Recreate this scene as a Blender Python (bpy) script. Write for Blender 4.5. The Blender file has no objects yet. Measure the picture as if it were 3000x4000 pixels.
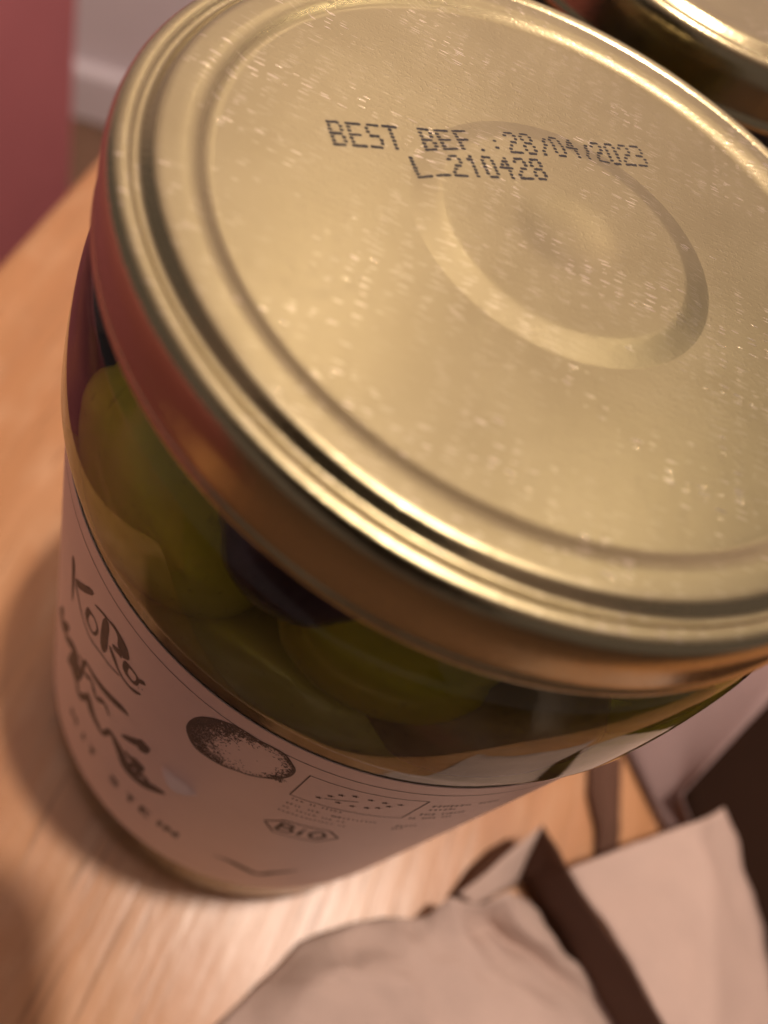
import bpy, bmesh, math, random
from mathutils import Vector, Matrix, noise
random.seed(7)
S = bpy.context.scene
COL = S.collection
MM = 0.001

# ------------------------------------------------------------------ camera
cam_d = bpy.data.cameras.new('camera')
cam = bpy.data.objects.new('camera', cam_d)
COL.objects.link(cam)
S.camera = cam
yaw, pitch, roll = math.radians(0.3335), math.radians(54.0688), math.radians(34.0795)
F = Vector((math.sin(yaw)*math.cos(pitch), math.cos(yaw)*math.cos(pitch), -math.sin(pitch)))
R0 = Vector((math.cos(yaw), -math.sin(yaw), 0)); U0 = R0.cross(F)
Rv = R0*math.cos(roll) + U0*math.sin(roll); Uv = U0*math.cos(roll) - R0*math.sin(roll)
LIDZ = 140.0                       # height of the lid's bead above the table top, mm
loc = Vector((0, -74.505, 47.907 + LIDZ))*MM
cam.matrix_world = Matrix(((Rv.x, Uv.x, -F.x, loc.x), (Rv.y, Uv.y, -F.y, loc.y), (Rv.z, Uv.z, -F.z, loc.z), (0, 0, 0, 1)))
cam_d.sensor_fit = 'VERTICAL'; cam_d.sensor_height = 36; cam_d.sensor_width = 27
cam_d.lens = 29.962
cam_d.clip_start = 0.002; cam_d.clip_end = 50
cam_d.dof.use_dof = True
cam_d.dof.focus_distance = 0.090
cam_d.dof.aperture_fstop = 13.5

# ------------------------------------------------------------------ world and lamps
W = bpy.data.worlds.new('World'); S.world = W; W.use_nodes = True
bg = W.node_tree.nodes['Background']
bg.inputs['Color'].default_value = (0.82, 0.64, 0.62, 1); bg.inputs['Strength'].default_value = 0.21

def lamp(name, pos, target, size, power, color):
    d = bpy.data.lights.new(name, 'AREA'); d.shape = 'DISK'; d.size = size; d.energy = power; d.color = color
    o = bpy.data.objects.new(name, d); COL.objects.link(o); o.location = pos
    o.rotation_euler = (Vector(target) - Vector(pos)).to_track_quat('-Z', 'Y').to_euler()
    return o
TOP = (0, 0, 0.14)
def bulb(name, pos, radius, power, color):
    d = bpy.data.lights.new(name, 'POINT'); d.shadow_soft_size = radius; d.energy = power; d.color = color
    o = bpy.data.objects.new(name, d); COL.objects.link(o); o.location = pos; d.cycles.is_caustics_light = True; return o
bulb('ceiling_lamp', (0.088, -0.005, 1.24), 0.022, 42.0, (1.0, 0.825, 0.70))
def polar(az, el, dist):
    a, e = math.radians(az), math.radians(el)
    return (math.cos(a)*math.cos(e)*dist, math.sin(a)*math.cos(e)*dist, 0.14 + math.sin(e)*dist)
bulb('wall_lamp', polar(107, 47, 1.1), 0.018, 2.0, (1.0, 0.80, 0.58))
bulb('side_lamp', polar(70, 47, 1.1), 0.018, 1.8, (1.0, 0.80, 0.58))

vs = S.view_settings
vs.view_transform = 'Standard'; vs.look = 'None'; vs.exposure = 0; vs.gamma = 1; vs.use_curve_mapping = False
S.render.engine = 'CYCLES'
S.cycles.use_denoising = True
S.cycles.max_bounces = 10; S.cycles.transmission_bounces = 8; S.cycles.glossy_bounces = 4; S.cycles.diffuse_bounces = 3
S.cycles.use_adaptive_sampling = True; S.cycles.adaptive_threshold = 0.02
S.cycles.caustics_reflective = False
S.cycles.sample_clamp_indirect = 6.0

# ------------------------------------------------------------------ helpers
def link(o, parent=None):
    COL.objects.link(o)
    if parent: o.parent = parent
    return o
def mesh_obj(name, verts, faces, mat, parent=None, smooth=True, scale=MM):
    me = bpy.data.meshes.new(name)
    me.from_pydata([(x*scale, y*scale, z*scale) for x, y, z in verts], [], faces)
    me.update()
    if smooth:
        me.polygons.foreach_set('use_smooth', [True]*len(me.polygons))
    if mat: me.materials.append(mat)
    return link(bpy.data.objects.new(name, me), parent)
def empty(name, pos=(0, 0, 0)):
    o = bpy.data.objects.new(name, None); o.empty_display_size = 0.02; o.location = pos
    return link(o)
def tag(o, label, cat, group=None, kind=None):
    if label: o['label'] = label
    if cat: o['category'] = cat
    if group: o['group'] = group
    if kind: o['kind'] = kind
    return o
def refine(prof, n=4):
    """Catmull-Rom through a profile; a point given as (r, z, 's') stays a sharp corner."""
    P = [(p[0], p[1]) for p in prof]; out = []
    for i in range(len(P)-1):
        p0 = P[i-1] if i > 0 else P[i]; p1 = P[i]; p2 = P[i+1]; p3 = P[i+2] if i+2 < len(P) else P[i+1]
        if len(prof[i]) > 2: p0 = p1
        if len(prof[i+1]) > 2: p3 = p2
        for k in range(n):
            t = k/n; t2 = t*t; t3 = t2*t
            out.append(tuple(0.5*((2*p1[j]) + (p2[j]-p0[j])*t + (2*p0[j]-5*p1[j]+4*p2[j]-p3[j])*t2 + (3*p1[j]-p0[j]-3*p2[j]+p3[j])*t3) for j in (0, 1)))
    out.append(P[-1]); return out
def revolve(prof, seg=192, wob=None):
    verts, faces, rows = [], [], []
    for (r, z) in prof:
        if r < 1e-4:
            rows.append([len(verts)]); verts.append((0, 0, z)); continue
        row = []
        for i in range(seg):
            a = 2*math.pi*i/seg
            rr, zz = (r, z) if wob is None else wob(r, z, a)
            row.append(len(verts)); verts.append((rr*math.cos(a), rr*math.sin(a), zz))
        rows.append(row)
    for A, B in zip(rows[:-1], rows[1:]):
        if len(A) == 1 and len(B) == 1: continue
        for i in range(seg):
            j = (i+1) % seg
            if len(A) == 1: faces.append((A[0], B[i], B[j]))
            elif len(B) == 1: faces.append((A[i], B[0], A[j]))
            else: faces.append((A[i], B[i], B[j], A[j]))
    return verts, faces

# ------------------------------------------------------------------ materials
class NT:
    def __init__(self, name):
        self.m = bpy.data.materials.new(name); self.m.use_nodes = True
        self.t = self.m.node_tree; self.t.nodes.clear()
        self.out = self.t.nodes.new('ShaderNodeOutputMaterial')
    def n(self, typ, ins=None, **kw):
        nd = self.t.nodes.new('ShaderNode' + typ)
        for k, v in kw.items(): setattr(nd, k, v)
        for k, v in (ins or {}).items():
            s = nd.inputs[k]
            if isinstance(v, bpy.types.NodeSocket): self.t.links.new(v, s)
            else: s.default_value = v
        return nd
    def math(self, op, a, b=0.0, clamp=False):
        return self.n('Math', {0: a, 1: b}, operation=op, use_clamp=clamp).outputs[0]
    def vec(self, op, a, b=(0, 0, 0)):
        nd = self.n('VectorMath', {0: a, 1: b}, operation=op); return nd.outputs[0]
    def ramp(self, fac, stops, interp='LINEAR'):
        nd = self.n('ValToRGB', {'Fac': fac}); cr = nd.color_ramp; cr.interpolation = interp
        while len(cr.elements) < len(stops): cr.elements.new(0.5)
        for e, (p, c) in zip(cr.elements, stops): e.position = p; e.color = (*c, 1) if len(c) == 3 else c
        return nd.outputs['Color']
    def mix(self, fac, a, b):
        nd = self.n('Mix', data_type='RGBA')
        for k, v in ((0, fac), (6, a), (7, b)):
            if isinstance(v, bpy.types.NodeSocket): self.t.links.new(v, nd.inputs[k])
            else: nd.inputs[k].default_value = v if k == 0 else ((*v, 1) if len(v) == 3 else v)
        return nd.outputs[2]
    def coord(self, kind='Object', scale=(1, 1, 1), rot=(0, 0, 0), loc=(0, 0, 0)):
        tc = self.n('TexCoord')
        mp = self.n('Mapping', {'Vector': tc.outputs[kind], 'Scale': scale, 'Rotation': rot, 'Location': loc})
        return mp.outputs[0]
    def noise(self, vec, scale=5, detail=4, rough=0.5, dist=0.0):
        return self.n('TexNoise', {'Vector': vec, 'Scale': scale, 'Detail': detail, 'Roughness': rough, 'Distortion': dist}).outputs['Fac']
    def done(self, shader, vol=None):
        self.t.links.new(shader, self.out.inputs['Surface'])
        if vol: self.t.links.new(vol, self.out.inputs['Volume'])
        return self.m

def gold_material(name, seed, scratches=True):
    N = NT(name)
    ang = math.radians(14)
    c = N.coord('Object', loc=(seed, seed*0.7, 0))
    # brushed grain, stretched along the rolling direction of the tin plate
    tcv = N.n('TexCoord').outputs['Object']
    rot = N.n('VectorRotate', {'Vector': tcv, 'Angle': -ang}, rotation_type='Z_AXIS').outputs[0]
    grain_v = N.vec('MULTIPLY', rot, (260, 2600, 260))
    grain = N.noise(N.vec('ADD', grain_v, (seed*13, seed*7, 0)), 1.0, 5, 0.62)
    blot = N.noise(c, 90, 3, 0.55)
    base = N.ramp(blot, [(0.25, (0.385, 0.332, 0.190)), (0.75, (0.44, 0.385, 0.228))])
    base = N.mix(N.math('MULTIPLY', N.math('SUBTRACT', grain, 0.35, True), 0.5), base, (0.36, 0.31, 0.165))
    gz = N.n('SeparateXYZ', {0: N.n('NewGeometry').outputs['Normal']}).outputs[2]
    flat = N.ramp(gz, [(0.80, (0, 0, 0)), (0.985, (1, 1, 1))])     # the drawn skirt is smoother than the brushed top
    rough = N.math('ADD', N.math('ADD', N.math('MULTIPLY', blot, 0.08), 0.16), N.math('MULTIPLY', flat, 0.16))
    bump = N.n('Bump', {'Height': grain, 'Strength': 0.10, 'Distance': 0.0002}).outputs['Normal']
    fleck = N.noise(N.vec('MULTIPLY', tcv, (2600, 2600, 2600)), 1.0, 2, 0.5)
    nrm = N.n('Bump', {'Height': N.ramp(fleck, [(0.55, (0, 0, 0)), (0.75, (1, 1, 1))]), 'Strength': 0.11, 'Distance': 0.0002, 'Normal': bump}).outputs['Normal']
    if scratches:
        # single scratches: long thin cells, each tilted its own way so that some throw back a lamp
        def layer(L, Wd, thr, frac, off):
            cv = N.vec('MULTIPLY', rot, (1000/L, 1000/Wd, 0))
            cv = N.vec('ADD', N.vec('ADD', cv, (off + seed, off*1.7, 0)), N.n('VectorMath', {0: N.n('TexNoise', {'Vector': rot, 'Scale': 160.0, 'Detail': 2.0}).outputs['Color'], 'Scale': 0.9}, operation='SCALE').outputs[0])
            vo = N.n('TexVoronoi', {'Vector': cv, 'Scale': 1.0, 'Randomness': 1.0}, voronoi_dimensions='2D', feature='F1')
            sep = N.n('SeparateColor', {0: vo.outputs['Color']})
            hit = N.math('LESS_THAN', vo.outputs['Distance'], N.math('MULTIPLY', N.math('ADD', sep.outputs[2], 0.35), thr))
            keep = N.math('LESS_THAN', sep.outputs[0], frac)
            return N.math('MULTIPLY', hit, keep), sep.outputs[1], sep.outputs[2]
        clump = N.ramp(N.noise(N.vec('MULTIPLY', rot, (70, 110, 70)), 1.0, 3, 0.6), [(0.50, (0, 0, 0)), (0.60, (1, 1, 1))])
        clump2 = N.ramp(N.noise(N.vec('ADD', N.vec('MULTIPLY', rot, (60, 60, 60)), (9, 4, 0)), 1.0, 3, 0.6), [(0.40, (0, 0, 0)), (0.60, (1, 1, 1))])
        m1, a1, b1 = layer(1.7, 0.25, 0.27, 0.26, 3.1)
        m2, a2, b2 = layer(2.8, 0.20, 0.20, 0.45, 17.7)
        m1 = N.math('MULTIPLY', N.math('MULTIPLY', m1, clump), flat); m2 = N.math('MULTIPLY', N.math('MULTIPLY', m2, clump2), flat)
        dirp = (-math.sin(ang), math.cos(ang), 0); dira = (math.cos(ang), math.sin(ang), 0)
        for m, a, b, k in ((m1, a1, b1, 0.20), (m2, a2, b2, 0.14)):
            ta = N.math('MULTIPLY', N.math('MULTIPLY', N.math('SUBTRACT', a, 0.3), k), m)
            tb = N.math('MULTIPLY', N.math('MULTIPLY', N.math('SUBTRACT', b, 0.5), k*0.6), m)
            va = N.n('VectorMath', {0: dirp, 'Scale': ta}, operation='SCALE').outputs[0]
            vb = N.n('VectorMath', {0: dira, 'Scale': tb}, operation='SCALE').outputs[0]
            nrm = N.vec('ADD', nrm, N.vec('ADD', va, vb))
        nrm = N.vec('NORMALIZE', nrm)
        allm = N.math('MAXIMUM', m1, m2)
        base = N.mix(N.math('ADD', N.math('MULTIPLY', m1, 0.9), N.math('MULTIPLY', m2, 0.4), True), base, (0.98, 0.90, 0.70))   # lacquer scraped off to bright tin, lightened further to paint in glints
        rough = N.math('SUBTRACT', rough, N.math('MULTIPLY', m1, 0.12))
    p = N.n('BsdfPrincipled', {'Base Color': base, 'Metallic': 1.0, 'Roughness': rough, 'Normal': nrm})
    return N.done(p.outputs[0])

def simple(name, col, rough=0.6, spec=0.5, var=0.12, scale=40, bump=0.0, coat=0.0):
    N = NT(name); c = N.coord()
    f = N.noise(c, scale, 4, 0.6)
    lo = tuple(x*(1-var) for x in col); hi = tuple(min(1, x*(1+var)) for x in col)
    ins = {'Base Color': N.ramp(f, [(0.3, lo), (0.7, hi)]), 'Roughness': rough, 'Specular IOR Level': spec, 'Coat Weight': coat}
    if bump: ins['Normal'] = N.n('Bump', {'Height': f, 'Strength': bump, 'Distance': 0.0005}).outputs['Normal']
    return N.done(N.n('BsdfPrincipled', ins).outputs[0])

M_gold = gold_material('gold_lacquered_tin', 0.0)
M_gold2 = gold_material('gold_lacquered_tin_neighbour', 5.3)

N = NT('jar_glass')
M_glass = N.done(N.n('BsdfGlass', {'Color': (0.98, 0.99, 0.97, 1), 'Roughness': 0.0, 'IOR': 1.40}).outputs[0])
N = NT('brine')
M_brine = N.done(N.n('BsdfTransparent', {'Color': (1, 1, 1, 1)}).outputs[0],
                 N.n('VolumeAbsorption', {'Color': (0.60, 0.52, 0.06, 1), 'Density': 40.0}).outputs[0])

M_label = simple('label_paper', (0.80, 0.60, 0.51), 0.42, 0.45, 0.03, 60)
M_ink = simple('label_ink', (0.12, 0.088, 0.074), 0.55, 0.3, 0.1, 300)
N = NT('worn_ink'); f = N.noise(N.coord(), 900, 3, 0.6)
M_stamp = N.done(N.n('BsdfPrincipled', {'Base Color': N.ramp(f, [(0.35, (0.006, 0.005, 0.006)), (0.8, (0.03, 0.024, 0.022))]), 'Roughness': 0.5}).outputs[0])

def olive_material(name, c1, c2, c3):
    N = NT(name); c = N.coord()
    f = N.noise(c, 55, 4, 0.6, 0.6); s = N.noise(c, 620, 2, 0.5)
    col = N.ramp(f, [(0.25, c1), (0.55, c2), (0.8, c3)])
    col = N.mix(N.ramp(s, [(0.66, (0, 0, 0)), (0.74, (0.35, 0.35, 0.35))]), col, tuple(0.45*x for x in c1))
    return N.done(N.n('BsdfPrincipled', {'Base Color': col, 'Roughness': 0.2, 'Subsurface Weight': 0.15, 'Subsurface Radius': (0.004, 0.003, 0.001), 'Subsurface Scale': 1.0,
        'Normal': N.n('Bump', {'Height': s, 'Strength': 0.12, 'Distance': 0.0003}).outputs['Normal']}).outputs[0])
M_green = olive_material('green_olive_skin', (0.47, 0.455, 0.025), (0.58, 0.56, 0.04), (0.67, 0.64, 0.07))
M_dull = olive_material('brownish_olive_skin', (0.31, 0.285, 0.02), (0.39, 0.36, 0.03), (0.47, 0.43, 0.05))
M_brown = olive_material('brown_olive_skin', (0.12, 0.085, 0.02), (0.18, 0.13, 0.03), (0.24, 0.18, 0.04))
M_dark = olive_material('dark_olive_skin', (0.05, 0.03, 0.032), (0.13, 0.095, 0.11), (0.42, 0.38, 0.44))  # pale lilac tone paints the olive's bluish highlight into the skin

def wood_material():
    N = NT('oiled_oak')
    tc = N.n('TexCoord').outputs['Object']
    ang = math.radians(10.5)
    rot = N.n('VectorRotate', {'Vector': tc, 'Angle': -ang}, rotation_type='Z_AXIS').outputs[0]
    warp = N.n('TexNoise', {'Vector': N.vec('MULTIPLY', rot, (9, 2.2, 9)), 'Scale': 1.0, 'Detail': 3}).outputs['Color']
    v = N.vec('ADD', rot, N.n('VectorMath', {0: N.vec('SUBTRACT', warp, (0.5, 0.5, 0.5)), 'Scale': 0.035}, operation='SCALE').outputs[0])
    big = N.noise(N.vec('MULTIPLY', v, (38, 3.2, 38)), 1.0, 4, 0.55)
    fine = N.noise(N.vec('MULTIPLY', v, (420, 22, 420)), 1.0, 4, 0.6)
    pore = N.noise(N.vec('MULTIPLY', v, (900, 40, 900)), 1.0, 2, 0.5)
    mott = N.noise(N.vec('MULTIPLY', v, (150, 55, 150)), 1.0, 3, 0.55)
    col = N.ramp(big, [(0.28, (0.39, 0.170, 0.068)), (0.5, (0.49, 0.235, 0.098)), (0.72, (0.58, 0.310, 0.150))])
    col = N.mix(N.ramp(fine, [(0.35, (0.55, 0.55, 0.55)), (0.62, (0, 0, 0))]), col, (0.42, 0.21, 0.09))
    col = N.mix(N.ramp(mott, [(0.50, (0, 0, 0)), (0.75, (0.25, 0.25, 0.25))]), col, (0.70, 0.47, 0.29))
    col = N.mix(N.ramp(pore, [(0.30, (0.6, 0.6, 0.6)), (0.38, (0, 0, 0))]), col, (0.25, 0.12, 0.05))
    rough = N.math('ADD', N.math('MULTIPLY', fine, 0.2), 0.22)
    h = N.math('ADD', N.math('MULTIPLY', fine, 0.6), N.math('MULTIPLY', mott, 0.8))
    b = N.n('Bump', {'Height': h, 'Strength': 0.35, 'Distance': 0.0005}).outputs['Normal']
    return N.done(N.n('BsdfPrincipled', {'Base Color': col, 'Roughness': rough, 'Normal': b, 'Specular IOR Level': 0.5}).outputs[0])
M_wood = wood_material()
def paper_material(name, col, var=0.06, spec=0.25):
    N = NT(name); c = N.coord()
    fib = N.noise(c, 700, 3, 0.6); cl = N.noise(c, 45, 4, 0.55)
    k = N.ramp(cl, [(0.3, tuple(x*(1-var) for x in col)), (0.7, tuple(min(1, x*(1+var)) for x in col))])
    return N.done(N.n('BsdfPrincipled', {'Base Color': k, 'Roughness': 0.78, 'Specular IOR Level': spec,
        'Normal': N.n('Bump', {'Height': N.math('ADD', fib, N.math('MULTIPLY', cl, 1.5)), 'Strength': 0.25, 'Distance': 0.0006}).outputs['Normal']}).outputs[0])
M_paper = paper_material('packing_paper', (0.50, 0.375, 0.315))
M_shade = paper_material('shade_brown_paper', (0.115, 0.058, 0.038))  # dark brown base colour stands in for deep shade among the folds
M_grey = paper_material('shaded_mauve_paper', (0.27, 0.19, 0.18))  # greyed paper tone, the sheet's shade put into its colour
M_shade_card = paper_material('deep_shade_card', (0.020, 0.009, 0.005), spec=0.06)  # near black tone standing in for deep shade
M_maroon = simple('maroon_wall_paint', (0.72, 0.24, 0.265), 0.6, 0.35, 0.05, 8, 0.1)
M_white = simple('white_wall_paint', (0.90, 0.82, 0.85), 0.6, 0.4, 0.03, 8, 0.1)
M_skirt = simple('white_gloss_paint', (0.90, 0.84, 0.87), 0.28, 0.5, 0.02, 12)
M_floor = simple('brown_floor', (0.24, 0.14, 0.085), 0.5, 0.4, 0.15, 10)

# ------------------------------------------------------------------ setting
def box(name, x0, x1, y0, y1, z0, z1, mat, parent=None, bevel=0.0, seg=3, rotz=0.0):
    bm = bmesh.new(); bmesh.ops.create_cube(bm, size=1)
    for v in bm.verts:
        v.co = Vector(((x0+x1)/2 + v.co.x*(x1-x0), (y0+y1)/2 + v.co.y*(y1-y0), (z0+z1)/2 + v.co.z*(z1-z0)))
    if bevel: bmesh.ops.bevel(bm, geom=bm.edges[:], offset=bevel, segments=seg, affect='EDGES', profile=0.5)
    if rotz: bmesh.ops.rotate(bm, verts=bm.verts[:], cent=(0, 0, 0), matrix=Matrix.Rotation(rotz, 3, 'Z'))
    me = bpy.data.meshes.new(name); bm.to_mesh(me); bm.free(); me.materials.append(mat)
    if bevel: me.polygons.foreach_set('use_smooth', [True]*len(me.polygons)); me.set_sharp_from_angle(angle=math.radians(40))
    return link(bpy.data.objects.new(name, me), parent)

FZ = -0.75
floor = mesh_obj('floor', [(-3, -3, FZ), (3, -3, FZ), (3, 3, FZ), (-3, 3, FZ)], [(0, 1, 2, 3)], M_floor, smooth=False, scale=1)
tag(floor, 'brown floor below the table', None, kind='structure')

ceil = mesh_obj('ceiling', [(-2.2, -2.2, 1.85), (2.2, -2.2, 1.85), (2.2, 2.2, 1.85), (-2.2, 2.2, 1.85)], [(0, 3, 2, 1)], M_white, smooth=False, scale=1)
tag(ceil, 'white ceiling above the table', None, kind='structure')
wd = Vector((0.8754, 0.4834, 0)); wn = Vector((-0.4834, 0.8754, 0)); wa = Vector((-0.7423, 0.8999, 0))
def prism(name, prof, s0, s1, mat, parent=None):
    """profile (distance in front of the wall, height) swept along the wall"""
    vs_, n = [], len(prof)
    for s in (s0, s1):
        for d, z in prof:
            p = wa + wd*s - wn*d; vs_.append((p.x, p.y, z))
    fs = [(i, (i+1) % n, n+(i+1) % n, n+i) for i in range(n)] + [tuple(range(n-1, -1, -1)), tuple(range(n, 2*n))]
    o = mesh_obj(name, vs_, fs, mat, parent, smooth=False, scale=1); return o
ww = prism('white_wall', [(-0.02, FZ), (-0.02, 1.84), (-0.14, 1.84), (-0.14, FZ)], -0.9, 1.45, M_white)
tag(ww, 'pale white wall with a skirting board behind the table', 'wall')
sp = [(0.0, FZ+0.004)] + [(0.0, FZ+0.072)] + [(-0.012+0.012*math.cos(t), FZ+0.072+0.016*math.sin(t)) for t in (0.3, 0.6, 0.9, 1.2, 1.45, 1.57)] + [(-0.019, FZ+0.088), (-0.019, FZ+0.004)]
prism('skirting_board', sp, -0.88, 1.43, M_skirt, ww)
mw = box('maroon_wall', -0.57, -0.45, -0.62, 0.52, FZ, 0.0, M_maroon, bevel=0.004)
tag(mw, 'low maroon painted wall end left of the table', 'wall')

TA = math.radians(10.4)
tbl = empty('table', (0, 0, FZ))
def tbox(name, *a, **k):
    o = box(name, *a, M_wood, tbl, rotz=TA, **k); o.location = (0, 0, -FZ); return o
tbox('tabletop', -0.1108, 0.78, -0.094, 0.46, -0.032, 0.0, bevel=0.0035, seg=4)
for x, y in ((-0.07, -0.055), (-0.07, 0.41), (0.73, -0.055), (0.73, 0.41)):
    tbox('leg', x-0.03, x+0.03, y-0.03, y+0.03, FZ, -0.033, bevel=0.003)
tag(tbl, 'orange brown oiled wooden table under the jars', 'table')

# ------------------------------------------------------------------ jars
def wob(r, z, a):
    return (r + 0.035*math.sin(3*a+1.0) + 0.02*math.sin(7*a), z + 0.03*math.sin(2*a+0.6) + 0.018*math.sin(5*a+2))
lid_prof = [(0, -0.24, 's'), (33.6, -0.24, 's'), (34.5, -0.19), (35.5, 0.30), (36.3, 0.52), (36.9, 0.57), (37.9, 0.57), (38.4, 0.55), (38.85, 0.43),
            (39.32, 0.10), (39.82, -0.27), (40.12, -0.38), (40.42, -0.31), (40.73, -0.12), (41.05, 0.0), (41.45, 0.02), (41.95, -0.16), (42.4, -0.62), (42.72, -1.35), (42.9, -2.2), (43.0, -3.3), (43.0, -5.0),
            (43.0, -7.2), (43.15, -7.7), (43.3, -8.2), (43.2, -8.75), (42.9, -8.95), (42.55, -8.7), (42.4, -8.0), (42.3, -6.0), (42.2, -1.6, 's'), (41.0, -0.95, 's'), (0, -0.95, 's')]
lp = refine(lid_prof, 4)
# panel: extra rings so the sheet can undulate a little
panel = [(r, -0.24) for r in (0, 4, 8, 12, 16, 18, 20, 22, 24, 26, 28, 30, 32, 33.2)]
lp = panel + [p for p in lp if not (abs(p[1]+0.24) < 1e-6 and p[0] < 33.61)]
def wob_lid(r, z, a):
    rr, zz = wob(r, z, a)
    if r < 34 and z > -0.5:
        zz = z + 0.012*math.sin(r*0.2+0.8)*math.sin(a*2+1.3)
        if r < 17: zz = zz*0 + z
        elif r < 20: zz = z + (zz-z)*(r-17)/3
    return rr, zz
lv, lf = revolve(lp, 256, wob_lid)
btn_prof = [(0, -0.17), (1.4, -0.155), (3.0, -0.04), (4.6, 0.13), (5.8, 0.225), (7.5, 0.26), (10.0, 0.275), (12.6, 0.272), (13.2, 0.255, 's'), (13.45, 0.225, 's'), (16.0, -0.215, 's'), (16.35, -0.262)]
bp = refine(btn_prof, 4)
bv, bf = revolve(bp, 192)
def panel_z(r):
    if r > 16.3: return -0.24
    for (r0, z0), (r1, z1) in zip(bp[:-1], bp[1:]):
        if r0 <= r <= r1: return max(-0.24, z0 + (z1-z0)*(r-r0)/(r1-r0+1e-9))
    return -0.24

outer = [(39.5, -1.2, 's'), (40.2, -2.4), (40.3, -6), (40.4, -10), (41.3, -11.7), (42.9, -13.4), (43.9, -16.2), (44.5, -20.0), (44.95, -25), (45.2, -30.0), (45.15, -31.0), (44.8, -31.9), (44.40, -32.8), (44.35, -36), (44.3, -60), (44.3, -100),
         (44.3, -126), (44.2, -132), (43.4, -136.6), (41.2, -139.3), (38.8, -140.0), (36.4, -139.2), (30, -137), (15, -136), (0, -135.8)]
inner = [(0, -131.6), (15, -131.8), (30, -132), (38, -131.4), (41.0, -128), (41.6, -122), (41.6, -90), (41.6, -60), (41.6, -36), (41.9, -31), (42.2, -27), (42.0, -22), (41.2, -17), (39.5, -13.7), (37.4, -11.2), (36.6, -9), (36.5, -5), (36.5, -1.2, 's')]
gp = [(0, -1.2)] + refine(outer, 3)
gv, gf = revolve(gp, 192)
ip = [p for p in refine(inner, 3) if p[1] < -6.9]
brp = [(r if r > 1 else r, z) for r, z in ip] + [(36.5, -6.6), (30, -6.5), (0, -6.5)]
brv, brf = revolve(brp, 128)

def fix_normals(o):
    bm = bmesh.new(); bm.from_mesh(o.data); bmesh.ops.remove_doubles(bm, verts=bm.verts[:], dist=1e-7)
    bmesh.ops.recalc_face_normals(bm, faces=bm.faces[:]); bm.to_mesh(o.data); bm.free()
    o.data.polygons.foreach_set('use_smooth', [True]*len(o.data.polygons)); return o

LR = 44.5                                   # outer radius of the paper label
def on_label(u, z, lift=0.03):
    a = u/LR - math.pi/2; r = LR + lift
    return (r*math.cos(a), r*math.sin(a), z)
LZ0, LZ1 = -117.0, -36.0
def label_mesh():
    us = []; u = -LR*2.75
    while u < LR*2.75:
        us.append(u); u += 0.3 if -8 < u < 4 else 1.5
    zs = []; z = LZ1
    while z > LZ0: zs.append(z); z -= 0.12 if -73.5 < z < -67.5 else 2.0
    zs.append(LZ0)
    verts, faces = [], []
    def ridge(u, z):
        t = (u + 2.3)/2.6
        if abs(t) > 1.25: return 0
        zc = -70.35 - 0.2*t; w = max(0, 1-(t/1.2)**2)
        d = z - zc
        return 1.3*w*math.exp(-(d/(0.75 if d > 0 else 0.3))**2)
    n = len(us)
    for side in (0, 1):
        for z in zs:
            for u in us:
                wav = 0.02*math.sin(u*0.9+z*0.3)
                verts.append(on_label(u, z, ridge(u, z) if side == 0 else -0.12))
    m = len(zs)
    for s in (0, 1):
        o = s*n*m
        for i in range(m-1):
            for j in range(n-1):
                q = (o+i*n+j, o+(i+1)*n+j, o+(i+1)*n+j+1, o+i*n+j+1)
                faces.append(q if s == 0 else q[::-1])
    o = n*m
    for j in range(n-1):
        faces.append((j, j+1, o+j+1, o+j)); k = (m-1)*n
        faces.append((k+j, o+k+j, o+k+j+1, k+j+1))
    for i in range(m-1):
        faces.append((i*n, o+i*n, o+(i+1)*n, (i+1)*n)); k = n-1
        faces.append((i*n+k, (i+1)*n+k, o+(i+1)*n+k, o+i*n+k))
    return verts, faces
labv, labf = label_mesh()

def build_jar(name, pos, rz, gold):
    root = empty(name, pos); root.rotation_euler = (0, 0, rz)
    up = (0, 0, LIDZ*MM)
    g = fix_normals(mesh_obj('glass_body', gv, gf, M_glass, root)); g.location = up; g.cycles.is_caustics_caster = True
    b = fix_normals(mesh_obj('brine', brv, brf, M_brine, root)); b.location = up
    l = fix_normals(mesh_obj('lid', lv, lf, gold, root)); l.location = up
    s = mesh_obj('safety_button', bv, [f[::-1] for f in bf], gold, l)
    fix_normals(s)
    p = mesh_obj('label', labv, labf, M_label, root); p.location = up
    p.data.set_sharp_from_angle(angle=math.radians(50))
    return root, l, p
jar, lid, label = build_jar('olive_jar', (0, 0, 0), 0, M_gold)
tag(jar, 'front glass jar of olives with gold lid stamped best before date', 'jar', 'jars of olives on the table')
jar2, lid2, label2 = build_jar('olive_jar', (-0.006, 0.100, 0), 2.2, M_gold2)
tag(jar2, 'second jar behind, only its shiny gold lid edge showing', 'jar', 'jars of olives on the table')

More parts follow.
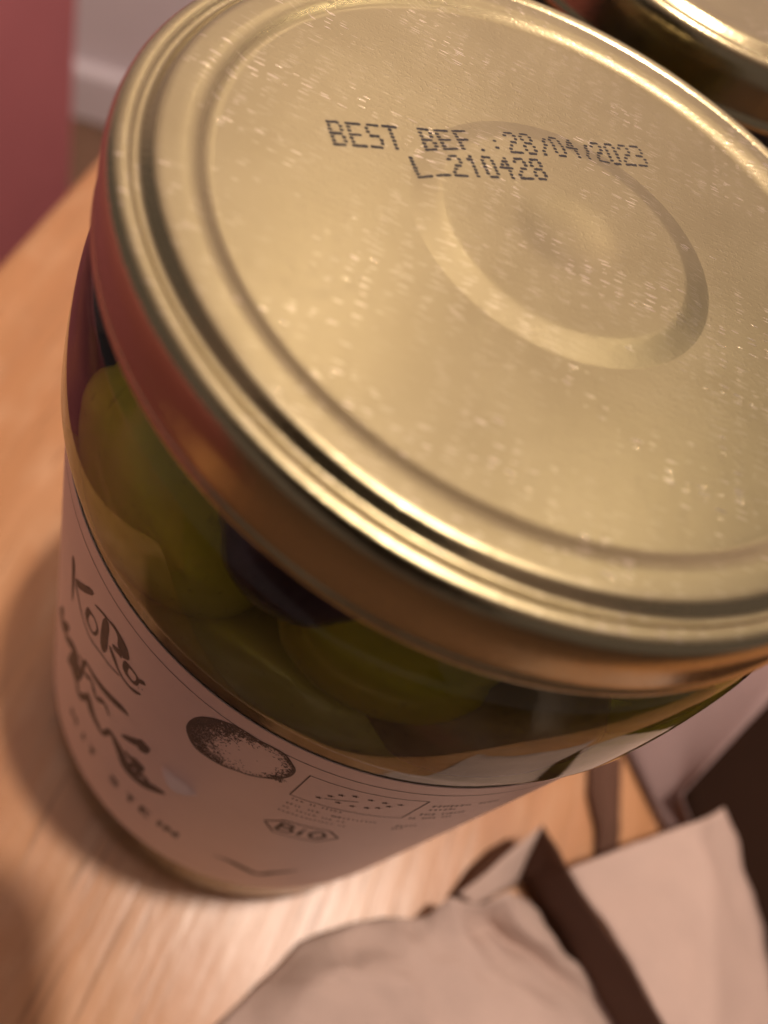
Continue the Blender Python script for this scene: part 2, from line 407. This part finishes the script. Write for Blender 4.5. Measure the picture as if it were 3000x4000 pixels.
# ------------------------------------------------------------------ date stamp on the lid
FONT = {'B': '11110 10001 10001 11110 10001 10001 11110', 'E': '11111 10000 10000 11110 10000 10000 11111', 'S': '01111 10000 10000 01110 00001 00001 11110',
        'T': '11111 00100 00100 00100 00100 00100 00100', 'F': '11111 10000 10000 11110 10000 10000 10000', '.': '00000 00000 00000 00000 00000 00000 01000',
        ':': '00000 00000 00000 01000 00000 01000 00000', '2': '01110 10001 00001 00110 01000 10000 11111', '8': '01110 10001 10001 01110 10001 10001 01110',
        '/': '00000 00001 00010 00010 00100 01000 01000', '0': '01110 10001 10001 10001 10001 10001 01110', '4': '00010 00110 01010 11111 00010 00010 00010',
        '3': '11110 00001 00001 01110 00001 00001 11110', 'L': '10000 10000 10000 10000 10000 10000 11111', '_': '00000 00000 00000 00000 00000 00000 11111',
        '1': '00100 01100 00100 00100 00100 00100 00100', ' ': '00000 00000 00000 00000 00000 00000 00000'}
def stamp(lines):
    verts, faces = [], []
    rnd = random.Random(3)
    def dash(cx, cy, ex, ey, w, h, rot):
        c, s = math.cos(rot), math.sin(rot); ring = []
        for k in range(8):
            t = 2*math.pi*k/8; px = math.copysign(abs(math.cos(t))**0.6, math.cos(t))*w/2*rnd.uniform(0.86, 1.1); py = math.copysign(abs(math.sin(t))**0.6, math.sin(t))*h/2*rnd.uniform(0.8, 1.12)
            qx, qy = px*c - py*s, px*s + py*c
            x, y = cx + qx*ex[0] + qy*ey[0], cy + qx*ex[1] + qy*ey[1]
            ring.append(len(verts)); verts.append((x, y, panel_z(math.hypot(x, y)) + 0.012 + 0.0012*(len(faces) % 7)))
        faces.append(tuple(ring))
    for text, (ox, oy), ang, pitch, hgt in lines:
        ex = (math.cos(ang), math.sin(ang)); ea = ang + math.radians(86); ey = (math.cos(ea), math.sin(ea))
        for i, ch in enumerate(text):
            rows = FONT[ch].split()
            jx = rnd.uniform(-0.03, 0.03)
            for r, row in enumerate(rows):
                for c_, v in enumerate(row):
                    if v != '1': continue
                    run = (c_ > 0 and row[c_-1] == '1') or (c_ < 4 and row[c_+1] == '1')
                    u = i*pitch + c_*0.29 + 0.2 + jx + rnd.uniform(-0.03, 0.03); w = (6-r)*hgt/6 + rnd.uniform(-0.02, 0.02)
                    dash(ox + u*ex[0] + w*ey[0], oy + u*ex[1] + w*ey[1], ex, ey, (0.52 if run else 0.48)*rnd.uniform(0.88, 1.12), 0.39*rnd.uniform(0.85, 1.1), rnd.uniform(-0.12, 0.05) - 0.12)
    return verts, faces
b1 = math.radians(47.7)
sv, sf = stamp([('BEST BEF.:28/04/2023', (-22.25, -8.35), b1, 1.93, 3.05), ('L_210428', (-14.45, -5.65), b1 + math.radians(1.2), 1.93, 2.75)])
st = mesh_obj('date_print', sv, sf, M_stamp, lid, smooth=False)
st['label'] = 'black dot matrix date print reading BEST BEF.:28/04/2023 L_210428'

# ------------------------------------------------------------------ print on the label
def smooth_line(P, n=6):
    if len(P) < 3: 
        (a, b), (c, d) = P[0], P[-1]
        return [(a+(c-a)*t/6, b+(d-b)*t/6) for t in range(7)]
    q = [(p[0], p[1]) for p in P]; closed = q[0] == q[-1]; out = []
    for i in range(len(q)-1):
        p1, p2 = q[i], q[i+1]
        p0 = q[i-1] if i else (q[-2] if closed else p1); p3 = q[i+2] if i+2 < len(q) else (q[1] if closed else p2)
        for k in range(n):
            t = k/n; t2 = t*t; t3 = t2*t
            out.append(tuple(0.5*(2*p1[j] + (p2[j]-p0[j])*t + (2*p0[j]-5*p1[j]+4*p2[j]-p3[j])*t2 + (3*p1[j]-p0[j]-3*p2[j]+p3[j])*t3) for j in (0, 1)))
    out.append(q[-1]); return out
class Print:
    def __init__(self): self.v = []; self.f = []; self.k = 0
    def poly(self, pts):
        self.k += 1; lift = 0.03 + 0.0012*(self.k % 9); b = len(self.v)
        self.v += [on_label(u, z, lift) for u, z in pts]; self.f.append(tuple(range(b, b+len(pts))))
    def ribbon(self, P, widths, taper=True, straight=False):
        self.k += 1; lift = 0.03 + 0.0012*(self.k % 9)
        L = P if straight else smooth_line(P); n = len(L); b = len(self.v)
        for i, (u, z) in enumerate(L):
            t = i/(n-1); x = t*(len(widths)-1); j = min(int(x), len(widths)-2) if len(widths) > 1 else 0
            w = widths[0] if len(widths) == 1 else widths[j] + (widths[j+1]-widths[j])*(x-j)
            if taper: w *= min(1, 0.45 + 3.5*min(t, 1-t))
            a = L[max(0, i-1)]; c = L[min(n-1, i+1)]; dx, dz = c[0]-a[0], c[1]-a[1]; l = math.hypot(dx, dz) or 1
            nx, nz = -dz/l*w/2, dx/l*w/2
            self.v += [on_label(u+nx, z+nz, lift), on_label(u-nx, z-nz, lift)]
        for i in range(n-1): self.f.append((b+2*i, b+2*i+1, b+2*i+3, b+2*i+2))
    def line(self, a, c, w): self.ribbon([a, c], [w], taper=False)
    def build(self, name, lab=None):
        o = mesh_obj(name, self.v, self.f, M_ink, label, smooth=False)
        if lab: o['label'] = lab
        return o
D = {
  'K1': [(-29.55, -49.27), (-29.33, -51.89), (-29.14, -54.69), (-28.76, -60.46)],
  'K2': [(-23.05, -45.77), (-25.71, -49.96), (-28.17, -53.23)],
  'K3': [(-28.09, -53.87), (-27.0, -54.87), (-25.52, -56.83), (-24.1, -57.86), (-22.29, -58.35), (-19.85, -57.12), (-17.65, -56.47), (-15.52, -55.4)],
  'o1': [(-23.59, -52.3), (-23.85, -54.9), (-22.89, -55.71), (-21.83, -55.43), (-21.13, -53.83), (-21.09, -52.12), (-21.83, -51.28), (-22.85, -51.53), (-23.59, -52.3)],
  'R0': [(-22.29, -47.71), (-20.75, -46.47), (-19.3, -45.68)],
  'R1': [(-19.45, -46.14), (-19.5, -49.89), (-19.34, -52.81), (-19.3, -55.5)],
  'R2': [(-19.3, -45.68), (-17.94, -45.08), (-16.92, -45.37), (-16.14, -46.22), (-15.74, -47.68), (-15.89, -49.22)],
  'R2b': [(-15.89, -49.22), (-16.71, -49.57), (-17.64, -50.15)],
  'R3': [(-18.12, -51.24), (-17.1, -52.61), (-16.12, -53.85), (-14.83, -54.76), (-13.53, -54.73), (-12.54, -54.11), (-11.67, -53.06)],
  'o2': [(-14.79, -49.79), (-14.79, -51.7), (-14.06, -52.28), (-13.01, -52.14), (-12.58, -50.96), (-12.78, -49.63), (-13.61, -49.29), (-14.31, -49.33), (-14.79, -49.79)],
  'o2t': [(-12.67, -50.35), (-12.18, -49.71), (-11.5, -48.79)],
  'd1': [(-12.27, -51.9), (-12.1, -51.86)],
  'd2': [(-11.69, -51.24), (-11.53, -51.2)],
  's1': [(-32.73, -72.27), (-34.05, -78.12), (-32.08, -76.97), (-29.24, -70.49)],
  's2': [(-30.62, -77.78), (-27.88, -73.89), (-25.96, -72.02), (-26.12, -74.27), (-28.43, -82.23)],
  's3': [(-24.36, -73.15), (-24.99, -77.54), (-25.75, -81.62), (-23.4, -75.7)],
  's4': [(-22.69, -67.44), (-20.16, -67.25), (-17.76, -66.39), (-15.27, -64.97), (-13.6, -63.79), (-12.46, -63.65)],
  's5': [(-20.81, -76.46), (-20.23, -79.15), (-19.17, -81.09), (-17.72, -82.03), (-16.81, -83.23)],
  's6': [(-14.87, -77.12), (-13.12, -78.82), (-11.29, -81.66), (-9.9, -84.6), (-7.95, -84.46), (-6.59, -83.36), (-4.47, -80.73), (-3.27, -79.69)],
  's7': [(-12.55, -73.36), (-10.88, -71.07), (-9.36, -68.77), (-8.68, -67.4), (-8.69, -69.75), (-9.38, -71.17)],
  's8': [(-11.37, -77.76), (-9.74, -78.17), (-8.4, -76.92), (-8.78, -79.62), (-9.97, -80.94)],
  'caps': [(-24.08, -94.58), (-20.42, -92.1), (-17.65, -95.82), (-14.8, -97.14), (-11.57, -97.75), (-7.79, -96.61), (-4.44, -96.41), (-1.64, -96.57), (0.55, -96.98)],
  'bot': [(8.41, -98.5), (10.88, -98.1), (13.35, -99.98), (16.93, -103.03), (18.71, -99.72), (21.68, -95.01)],
  'oliv': [(-3.65, -43.57), (-4.3, -45.56), (-4.64, -47.98), (-4.5, -50.15), (-3.78, -52.09), (-2.58, -53.64), (-0.93, -53.82), (1.07, -53.42), (2.69, -52.33), (4.41, -51.23), (5.81, -49.73), (6.87, -48.37), (7.51, -46.66), (7.92, -44.8), (7.81, -42.74), (7.11, -41.21), (5.76, -39.39), (4.24, -39.11), (2.82, -39.31), (1.15, -39.2), (-0.16, -39.48), (-1.63, -40.62), (-2.66, -41.85)],
  'stars': [(12.38, -48.92), (13.27, -47.01), (14.12, -45.58), (15.5, -44.7), (17.39, -44.86), (19.1, -44.99), (20.96, -44.97), (14.69, -48.73), (16.43, -48.83), (18.06, -48.41), (19.16, -47.6), (20.01, -46.29)],
  'vein': [(12.94, -48.57), (16.48, -46.55)],
  't0': [(10.09, -53.33), (16.17, -52.29)],
  't1': [(9.99, -55.63), (17.51, -54.9)],
  't2': [(10.03, -57.75), (18.31, -56.6)],
  't3': [(9.9, -59.26), (18.44, -59.32)],
  't4': [(15.98, -55.74), (21.32, -54.74)],
  'hex': [(9.87, -66.55), (11.68, -63.5), (14.13, -62.81), (17.86, -63.15), (19.99, -66.64), (19.04, -69.35), (17.32, -70.85), (14.7, -71.38), (11.95, -70.19)],
  'r0': [(24.78, -44.28), (33.29, -45.88)],
  'r1': [(25.14, -46.67), (28.38, -47.3)],
  'r2': [(24.99, -49.03), (30.7, -50.33)],
  'r3': [(24.48, -51.8), (29.78, -52.03)],
  'r4': [(24.53, -56.28), (27.42, -57.36)],
  'r5': [(24.61, -59.02), (26.1, -57.87)],
}
p = Print()
p.ribbon(D['K1'], [1.25, 1.3, 1.1, 0.6]); p.ribbon(D['K2'], [1.0, 1.2, 1.2]); p.ribbon(D['K3'], [0.8, 0.5, 0.38, 0.4, 0.35], taper=False)
p.ribbon(D['o1'], [1.0, 0.9, 0.6, 0.5, 0.45, 0.5, 1.0], taper=False)
p.ribbon(D['R0'], [0.35, 0.5, 0.7]); p.ribbon(D['R1'], [1.5, 1.6, 1.7, 1.1]); p.ribbon(D['R2'], [0.6, 0.8, 1.2, 2.0, 2.4, 1.6]); p.ribbon(D['R2b'], [1.8, 1.3, 0.9])
p.ribbon(D['R3'], [1.2, 1.0, 0.7, 0.55, 0.6, 0.8, 0.7]); p.ribbon(D['o2'], [1.1, 1.0, 0.7, 0.6, 0.5, 0.6, 1.1], taper=False); p.ribbon(D['o2t'], [0.6, 0.8, 0.8])
p.ribbon(D['d1'], [0.3]); p.ribbon(D['d2'], [0.3])
p.build('brand_lettering', 'hand drawn black lettering KoRo')
p = Print()
for k, w in (('s1', 2.2), ('s2', 2.1), ('s3', 2.0), ('s4', 1.8), ('s5', 2.4), ('s6', 2.8), ('s7', 1.8), ('s8', 2.0)): p.ribbon(D[k], [w*0.7, w, w, w*0.6])
for q, w in (([D['s1'][3], (-30.2, -73.5), D['s2'][0]], 0.9), ([D['s2'][4], (-27.0, -80.5), (-25.6, -76.0), D['s3'][0]], 0.8), ([D['s3'][3], (-23.2, -71.0), D['s4'][0]], 0.9),
             ([(-24.5, -69.5), (-22.5, -72.0), (-20.6, -70.2), (-19.0, -73.0), (-17.2, -70.4), (-15.6, -72.2)], 1.0), ([D['s5'][4], (-15.8, -81.5), D['s6'][0]], 1.0),
             ([(-24.8, -80.0), (-23.4, -84.0), (-21.8, -80.5), (-20.8, -78.0)], 1.3), ([D['s8'][4], (-8.8, -82.6), (-7.2, -80.0), (-5.8, -82.0)], 1.1)): p.ribbon(q, [w])
p.build('script_lettering')
p = Print()
GL = {'M': [[(0, 0), (0, 1)], [(0, 1), (.5, .3)], [(.5, .3), (1, 1)], [(1, 1), (1, 0)]], 'I': [[(.5, 0), (.5, 1)]], 'T': [[(0, 1), (1, 1)], [(.5, 0), (.5, 1)]],
      'S': [[(1, .85), (.5, 1)], [(.5, 1), (.05, .78)], [(.05, .78), (.95, .28)], [(.95, .28), (.5, 0)], [(.5, 0), (0, .15)]],
      'E': [[(0, 0), (0, 1)], [(0, 1), (.9, 1)], [(0, .5), (.75, .5)], [(0, 0), (.9, 0)]], 'N': [[(0, 0), (0, 1)], [(0, 1), (1, 0)], [(1, 0), (1, 1)]], ' ': []}
for ch, (u, z) in zip('MIT STEIN', D['caps']):
    for a, c in GL[ch]: p.line((u-0.95+1.9*a[0], -97.2-1.8+3.6*a[1]), (u-0.95+1.9*c[0], -97.2-1.8+3.6*c[1]), 0.8)
p.build('capital_lettering')
p = Print()
p.ribbon([(u*0.5, -39.3) for u in range(-240, 241, 4)], [0.16], taper=False, straight=True)
p.build('border_line')
p = Print(); p.ribbon(D['bot'], [0.6, 1.3, 1.7, 1.5, 1.6, 1.0]); p.build('brush_stroke')
# stippled drawing of an olive
p = Print()
OL = D['oliv'] + [D['oliv'][0]]
p.ribbon(OL, [0.30, 0.34, 0.28, 0.22, 0.18, 0.26, 0.2, 0.16, 0.2, 0.3], taper=False)
OS = smooth_line(OL, 4)
def inside(u, z):
    c = False
    for (x0, y0), (x1, y1) in zip(OS[:-1], OS[1:]):
        if (y0 > z) != (y1 > z) and u < (x1-x0)*(z-y0)/(y1-y0)+x0: c = not c
    return c
rnd = random.Random(11); cnt = 0
for _ in range(26000):
    u, z = rnd.uniform(-5, 8.3), rnd.uniform(-54.2, -38.8)
    if not inside(u, z): continue
    d = min(math.hypot(u-a, z-b) for a, b in OS)
    t = (u+4.6)/12.5
    lowleft = max(0, 1-t*1.5)
    dens = math.exp(-d/(0.45 + 2.3*lowleft)) * (0.35 + 0.9*lowleft + (0.55 if z > -43.0 + 0.25*(u-4) or u > 6 else 0)) * (0.75 + 0.6*noise.noise((u*1.3, z*1.3, 0)))
    if z < -50 and t > 0.45: dens *= 0.35
    if rnd.random() > dens: continue
    a = rnd.uniform(0, 3.14); w, h = rnd.uniform(0.10, 0.26), rnd.uniform(0.06, 0.11); c_, s_ = math.cos(a), math.sin(a)
    p.poly([(u+x*c_-y*s_, z+x*s_+y*c_) for x, y in ((-w, 0), (0, -h), (w, 0), (0, h))]); cnt += 1
    if cnt > 4200: break
for k in range(26):
    a = rnd.uniform(-0.6, 0.6); u0, z0 = 6.9+rnd.uniform(-0.5, 0.6), -47.6+rnd.uniform(-0.6, 0.5)
    p.line((u0, z0), (u0+0.7*math.cos(a-0.9), z0+0.8*math.sin(a-0.9)), 0.10)
p.build('olive_drawing', 'stippled black ink drawing of one olive')
# organic farming emblem: boxed leaf of stars
p = Print(); B = [(9.55, -42.4), (23.45, -42.4), (23.45, -51.6), (9.55, -51.6)]
for i in range(4): p.line(B[i], B[(i+1) % 4], 0.16)
for (u, z) in D['stars']:
    p.poly([(u + (0.52 if k % 2 == 0 else 0.22)*math.sin(k*math.pi/5), z + (0.52 if k % 2 == 0 else 0.22)*math.cos(k*math.pi/5)) for k in range(10)])
p.line(*D['vein'], 0.16)
p.build('organic_emblem', 'boxed leaf outline made of small stars')
p = Print(); H = D['hex']
HX = [(9.9, -66.6), (12.0, -63.2), (18.0, -63.2), (20.1, -66.8), (18.0, -70.7), (12.0, -70.7)]
for i in range(6): p.line(HX[i], HX[(i+1) % 6], 0.32)
for a, c in (((12.0, -64.6), (12.0, -69.0)), ((15.05, -66.3), (15.05, -69.0)), ((15.05, -64.9), (15.05, -65.4))): p.line(a, c, 0.62)
p.ribbon([(12.0, -64.7), (13.3, -64.9), (13.4, -66.3), (12.1, -66.7), (13.7, -67.0), (13.8, -68.6), (12.0, -69.0)], [0.6], taper=False)
p.ribbon([(16.3, -66.8), (17.2, -64.8), (18.2, -66.8), (17.2, -69.0), (16.3, -66.8)], [0.6], taper=False)
p.build('bio_emblem', 'six sided stamp reading Bio')
p = Print()
for k in ('t0', 't1', 't2', 't3', 't4', 'r0', 'r1', 'r2', 'r3', 'r4', 'r5'):
    (u0, z0), (u1, z1) = D[k]; z0 = z1 = (z0+z1)/2; u = u0
    while u < u1:
        w = rnd.uniform(0.25, 0.6); hh = rnd.uniform(0.30, 0.55) if k[0] == 't' else rnd.uniform(0.5, 0.8)
        if rnd.random() > 0.16:
            for rr in range(2):
                p.line((u, z0+rr*hh*0.6), (u+w*rnd.uniform(0.5, 1), z0+rr*hh*0.6+rnd.uniform(-.05, .05)), 0.10 if k[0] == 't' else 0.16)
            p.line((u+w*0.3, z0-0.1), (u+w*0.3, z0+hh), 0.09 if k[0] == 't' else 0.16)
        u += w + 0.12
p.build('small_print')

# ------------------------------------------------------------------ olives
def olive(mat, az, rad, z, axes, rot, lab, seed):
    bm = bmesh.new(); bmesh.ops.create_icosphere(bm, subdivisions=4, radius=1)
    off = Vector((seed*3.1, seed*1.7, 0))
    for v in bm.verts:
        n = v.co.copy(); k = 1 + 0.05*noise.noise(n*1.3+off) + 0.010*noise.noise(n*5+off)
        tip = max(0, n.z)**8; k += 0.05*tip - 0.10*max(0, -n.z)**40
        v.co = Vector((n.x*axes[0], n.y*axes[1], n.z*axes[2]))*k*MM
    me = bpy.data.meshes.new('olive'); bm.to_mesh(me); bm.free(); me.polygons.foreach_set('use_smooth', [True]*len(me.polygons)); me.materials.append(mat)
    o = link(bpy.data.objects.new('olive', me)); a = math.radians(az)
    o.location = (rad*math.cos(a)*MM, rad*math.sin(a)*MM, (z+LIDZ)*MM)
    o.rotation_euler = rot; o.cycles.is_caustics_receiver = True
    return tag(o, lab, 'olive', 'olives in the front jar')
olive(M_green, -121, 28.4, -26.5, (12.4, 12.4, 16), (0.15, 0.1, 0.3), 'large yellow green olive at the left of the front jar above the lettering', 1)
olive(M_dark, -141, 30.6, -14, (10.5, 10.5, 13), (1.0, 0.4, 0.5), 'dark olive at the far left edge of the front jar under the lid', 2)
olive(M_dark, -97, 31.4, -16.0, (9.0, 9.0, 10.8), (0.9, 0.7, 0.2), 'dark purple shiny olive in the middle of the front jar under the lid', 3)
olive(M_dull, -74, 25.5, -20.5, (12.5, 13.0, 15.5), (1.45, 0.05, -0.35), 'large dull green olive right of the dark shiny one in the front jar', 4)
olive(M_brown, -58, 27.5, -30, (11, 11, 14), (0.6, 1.0, 0), 'brown olive low at the right of the front jar', 5)
olive(M_dull, -33, 28.0, -17, (12, 12, 15), (0.3, 0.5, 1.0), 'brownish green olive near the right edge of the front jar', 6)
olive(M_dull, -88, 26.5, -42, (12.5, 12.5, 16), (1.2, 0.3, 1.7), 'green olive half hidden behind the top edge of the paper label', 7)
olive(M_green, -131, 27.5, -51, (12.5, 12.5, 15.5), (1.3, 0.2, 0.4), 'green olive at the left glass edge just above the paper label', 9)
olive(M_dull, -50, 28.0, -51, (12.5, 12.5, 16), (0.4, 1.1, 0.7), 'olive low at the right, cut by the top edge of the label', 10)
olive(M_green, -22, 27.5, -40, (12, 12, 14), (0.9, 0.5, 0.7), 'green olive at the right glass edge low beside the label', 11)
olive(M_dull, 60, 16.0, -22, (12, 12, 15), (0.2, 0.9, 0), 'green olive at the back of the front jar', 12)
olive(M_dark, 180, 14.0, -22, (12, 12, 15), (0.5, 0.2, 0), 'dark olive deep in the middle of the front jar', 8)

# ------------------------------------------------------------------ the telephone that takes the picture, its shadow falls on the table
M_case = simple('dark_phone_case', (0.015, 0.014, 0.016), 0.45, 0.4, 0.1, 80)
M_lens = simple('lens_glass', (0.008, 0.008, 0.010), 0.08, 0.5, 0.05, 80)
ph = empty('smartphone'); ph.matrix_world = cam.matrix_world.copy()
def pbox(name, x0, x1, y0, y1, z0, z1, mat, rad):
    bm = bmesh.new(); ring = []
    for cx, cy, a0 in ((x1-rad, y1-rad, 0), (x0+rad, y1-rad, 90), (x0+rad, y0+rad, 180), (x1-rad, y0+rad, 270)):
        for k in range(9):
            a = math.radians(a0 + k*90/8); ring.append((cx+rad*math.cos(a), cy+rad*math.sin(a)))
    lo = [bm.verts.new((x*MM, y*MM, z0*MM)) for x, y in ring]; hi = [bm.verts.new((x*MM, y*MM, z1*MM)) for x, y in ring]
    bm.faces.new(lo[::-1]); bm.faces.new(hi)
    for i in range(len(ring)): bm.faces.new((lo[i], lo[(i+1) % len(ring)], hi[(i+1) % len(ring)], hi[i]))
    bmesh.ops.recalc_face_normals(bm, faces=bm.faces[:])
    me = bpy.data.meshes.new(name); bm.to_mesh(me); bm.free(); me.materials.append(mat)
    return link(bpy.data.objects.new(name, me), ph)
pbox('case', -52, 23, -118, 31, 2.6, 11.0, M_case, 11)
pbox('screen', -49.5, 20.5, -115.5, 28.5, 11.05, 11.4, M_lens, 9)
pbox('camera_module', -18, 11, -25, 13, 1.4, 2.55, M_case, 7)
tag(ph, 'dark smartphone above the front edge of the table, taking the picture', 'phone')

# ------------------------------------------------------------------ paper
def patch(name, rows, mat, parent, sub=5, amp=0.5, freq=0.09, thick=0.3, seed=0):
    R, Cn = len(rows), len(rows[0]); g = []
    for i in range((R-1)*sub+1):
        a = min(i//sub, R-2); s = i/sub - a; line = []
        for j in range((Cn-1)*sub+1):
            b = min(j//sub, Cn-2); t = j/sub - b
            q = [(1-s)*((1-t)*rows[a][b][k]+t*rows[a][b+1][k]) + s*((1-t)*rows[a+1][b][k]+t*rows[a+1][b+1][k]) for k in range(3)]
            n = noise.fractal(Vector((q[0], q[1], seed*9+q[2]))*freq, 0.8, 2.0, 3)
            n -= 2.2*abs(noise.noise(Vector((q[0]*0.8, q[1]*1.2, seed*4))*freq*0.8)) - 0.35
            n2 = noise.noise(Vector((q[0]+50, q[2]*2, q[1]+seed*5))*freq)
            line.append((q[0]+amp*0.6*n2, q[1]+amp*0.6*n, max(0.45, q[2]+amp*n)))
        g.append(line)
    W_ = len(g[0]); verts = [v for l in g for v in l]
    faces = [(i*W_+j, i*W_+j+1, (i+1)*W_+j+1, (i+1)*W_+j) for i in range(len(g)-1) for j in range(W_-1)]
    o = mesh_obj(name, verts, faces, mat, parent)
    m = o.modifiers.new('thickness', 'SOLIDIFY'); m.thickness = thick*MM; m.offset = 0
    return o
pk = empty('packing_paper', (0.09, -0.02, 0.0))
def pp(name, rows, mat, **k):
    rows = [[(x-90, y+20, z) for x, y, z in r] for r in rows]
    return patch(name, rows, mat, pk, **k)
P1 = [[[72.4, -4.4, 24.0], [83.8, 8.2, 25.0], [96.2, 20.8, 26.0], [107.2, 33.5, 16.0]], [[80.8, -8.8, 24.0], [91.1, 1.6, 25.0], [100.4, 11.6, 26.0], [122.9, 28.5, 5.0]], [[89.4, -13.4, 24.0], [97.5, -6.8, 25.0], [105.3, 0.9, 25.0], [132.0, 19.4, 4.0]], [[101.4, -19.8, 23.0], [105.7, -17.5, 24.0], [109.9, -15.2, 24.0], [140.0, 2.2, 3.5]], [[111.2, -25.1, 22.0], [112.6, -24.3, 23.0], [113.6, -23.8, 23.0], [145.7, -9.7, 3.0]]]
pp('top_panel', P1, M_paper, amp=0.8, freq=0.075, sub=7, seed=1)
edge = [[68.7, 5.9, 12.0], [69.8, 2.5, 15.5], [71.2, -0.6, 19.5]] + [r[0] for r in P1]
foot = [[70.6, -1.4, 4.5], [70.9, -3.4, 2.5], [71.4, -4.6, 1.2]] + [[r[0][0]+0.6, r[0][1]+1.0, 0.6] for r in P1]
side = [edge, [[(a[0]+b[0])/2, (a[1]+b[1])/2, (a[2]+b[2])/2] for a, b in zip(edge, foot)], foot]
pp('side_fold', side, M_shade, amp=0.4, freq=0.08, seed=2)  # upright fold, its shade put into the brown colour
P2o = [[26.3, -65.9, 1.0], [28.1, -59.4, 1.0], [31.3, -49.9, 1.0], [34.8, -39.6, 1.5], [40.3, -33.5, 3.0], [46.9, -27.4, 5.0], [54.2, -22.7, 9.0], [56.3, -18.9, 13.0], [63.8, -15.3, 10.0], [67.4, -10.6, 11.0], [75.9, -7.1, 4.0]]
P2i = [[40.3, -59.7, 6.0], [39.0, -53.5, 7.0], [39.6, -48.4, 8.0], [40.3, -43.2, 9.0], [45.3, -39.0, 10.0], [51.7, -34.4, 10.0], [57.8, -29.8, 9.0], [62.2, -23.5, 9.0], [69.9, -15.2, 1.5], [72.5, -13.2, 10.0], [81.2, -11.3, 6.0]]
P2c = [[52.8, -59.8, 6.0], [52.0, -53.5, 6.0], [51.9, -48.9, 7.0], [54.7, -44.1, 8.0], [58.1, -39.8, 9.0], [63.3, -36.0, 9.0], [69.0, -31.3, 9.0], [73.0, -25.0, 9.0], [81.3, -16.7, 1.5], [86.1, -15.3, 6.0], [93.8, -14.8, 4.0]]
P2d = [[63.8, -58.6, 5.0], [66.1, -52.9, 6.0], [69.8, -48.8, 6.0], [73.3, -44.6, 7.0], [77.2, -40.2, 7.0], [81.6, -36.4, 7.0], [86.4, -31.9, 6.0], [91.8, -25.0, 5.0], [98.1, -19.4, 3.0], [103.3, -17.2, 3.0], [112.0, -17.3, 2.0]]
P2e = [[x+34, y-12, 4.0] for x, y, z in P2d]
pp('front_sheet', [P2o, P2i, P2c, P2d, P2e], M_paper, amp=1.15, freq=0.10, sub=7, seed=3)
pp('back_facet', [[(59.2, -15.4, 6.0), (62.5, -9.0, 8.0), (65.4, -1.4, 10.0), (68.5, 5.2, 12.0)], [(63.7, -15.6, 5.0), (66.9, -11.4, 5.5), (69.3, -8.1, 5.0), (71.1, -5.8, 4.0)]], M_paper, amp=0.3, freq=0.1, seed=6)
pp('shadow_curl', [[(59.4, -15.3, 1.2), (60.7, -8.4, 1.5), (63.2, -1.9, 1.5), (66.4, 3.0, 1.5)], [(59.2, -15.4, 5.8), (62.2, -9.4, 7.6), (64.2, -4.5, 8.5), (65.9, -0.6, 9.8)]], M_shade, amp=0.2, freq=0.1, seed=8)  # dark flap added where the curl's shadow lies on the wood
pp('shadow_strip', [[(77.9, 32.8, 1.2), (80.9, 24.2, 1.5), (85.8, 17.3, 2.0), (89.4, 7.6, 1.2)], [(81.5, 34.6, 3.0), (83.8, 25.4, 4.0), (87.9, 18.2, 4.0), (91.4, 8.7, 2.0)], [(86.2, 38.2, 1.2), (88.5, 29.1, 1.2), (91.3, 20.9, 1.2), (94.2, 10.5, 1.2)]], M_shade, amp=0.4, freq=0.1, seed=7)  # dark strip added where a shadow band falls on the wood
tag(pk, 'creased pale packing paper in front of the jars, folded up at right', 'paper')
psh = patch('paper_sheet', [[(66.0, 56.5, 2.5), (83.4, 42.4, 2.5), (101.4, 27.5, 2.5), (107.8, 21.9, 2.5)], [(84.0, 66.0, 11), (95.0, 52.0, 11), (101.0, 31.5, 7), (108.2, 23.0, 5)], [(118, 93, 24), (106.5, 60.5, 24), (97.9, 32.2, 12.5), (108.6, 24.0, 8)]], M_grey, None, amp=0.5, freq=0.04, seed=4)
tag(psh, 'paper sheet with its shade put in as mauve grey, sloping up to the right of the front jar', 'paper')
crd = patch('shade_card', [[(104, 40.0, 1.8), (119, 84, 1.8), (146, 136, 1.8)], [(110, 30, 1.6), (130, 54, 1.6), (170, 97, 1.6)], [(125.5, 26, 1.2), (151.3, 25.5, 1.4), (183.5, 50.8, 1.4)], [(146.5, -9, 1.2), (160.0, 0.4, 1.2), (186.8, 20.3, 1.2)]], M_shade_card, None, amp=0.15, freq=0.04, thick=0.8, seed=5)  # dark card added to paint in the deep shade behind the paper
tag(crd, 'dark card standing in for deep shade on the table at the right edge', 'card')
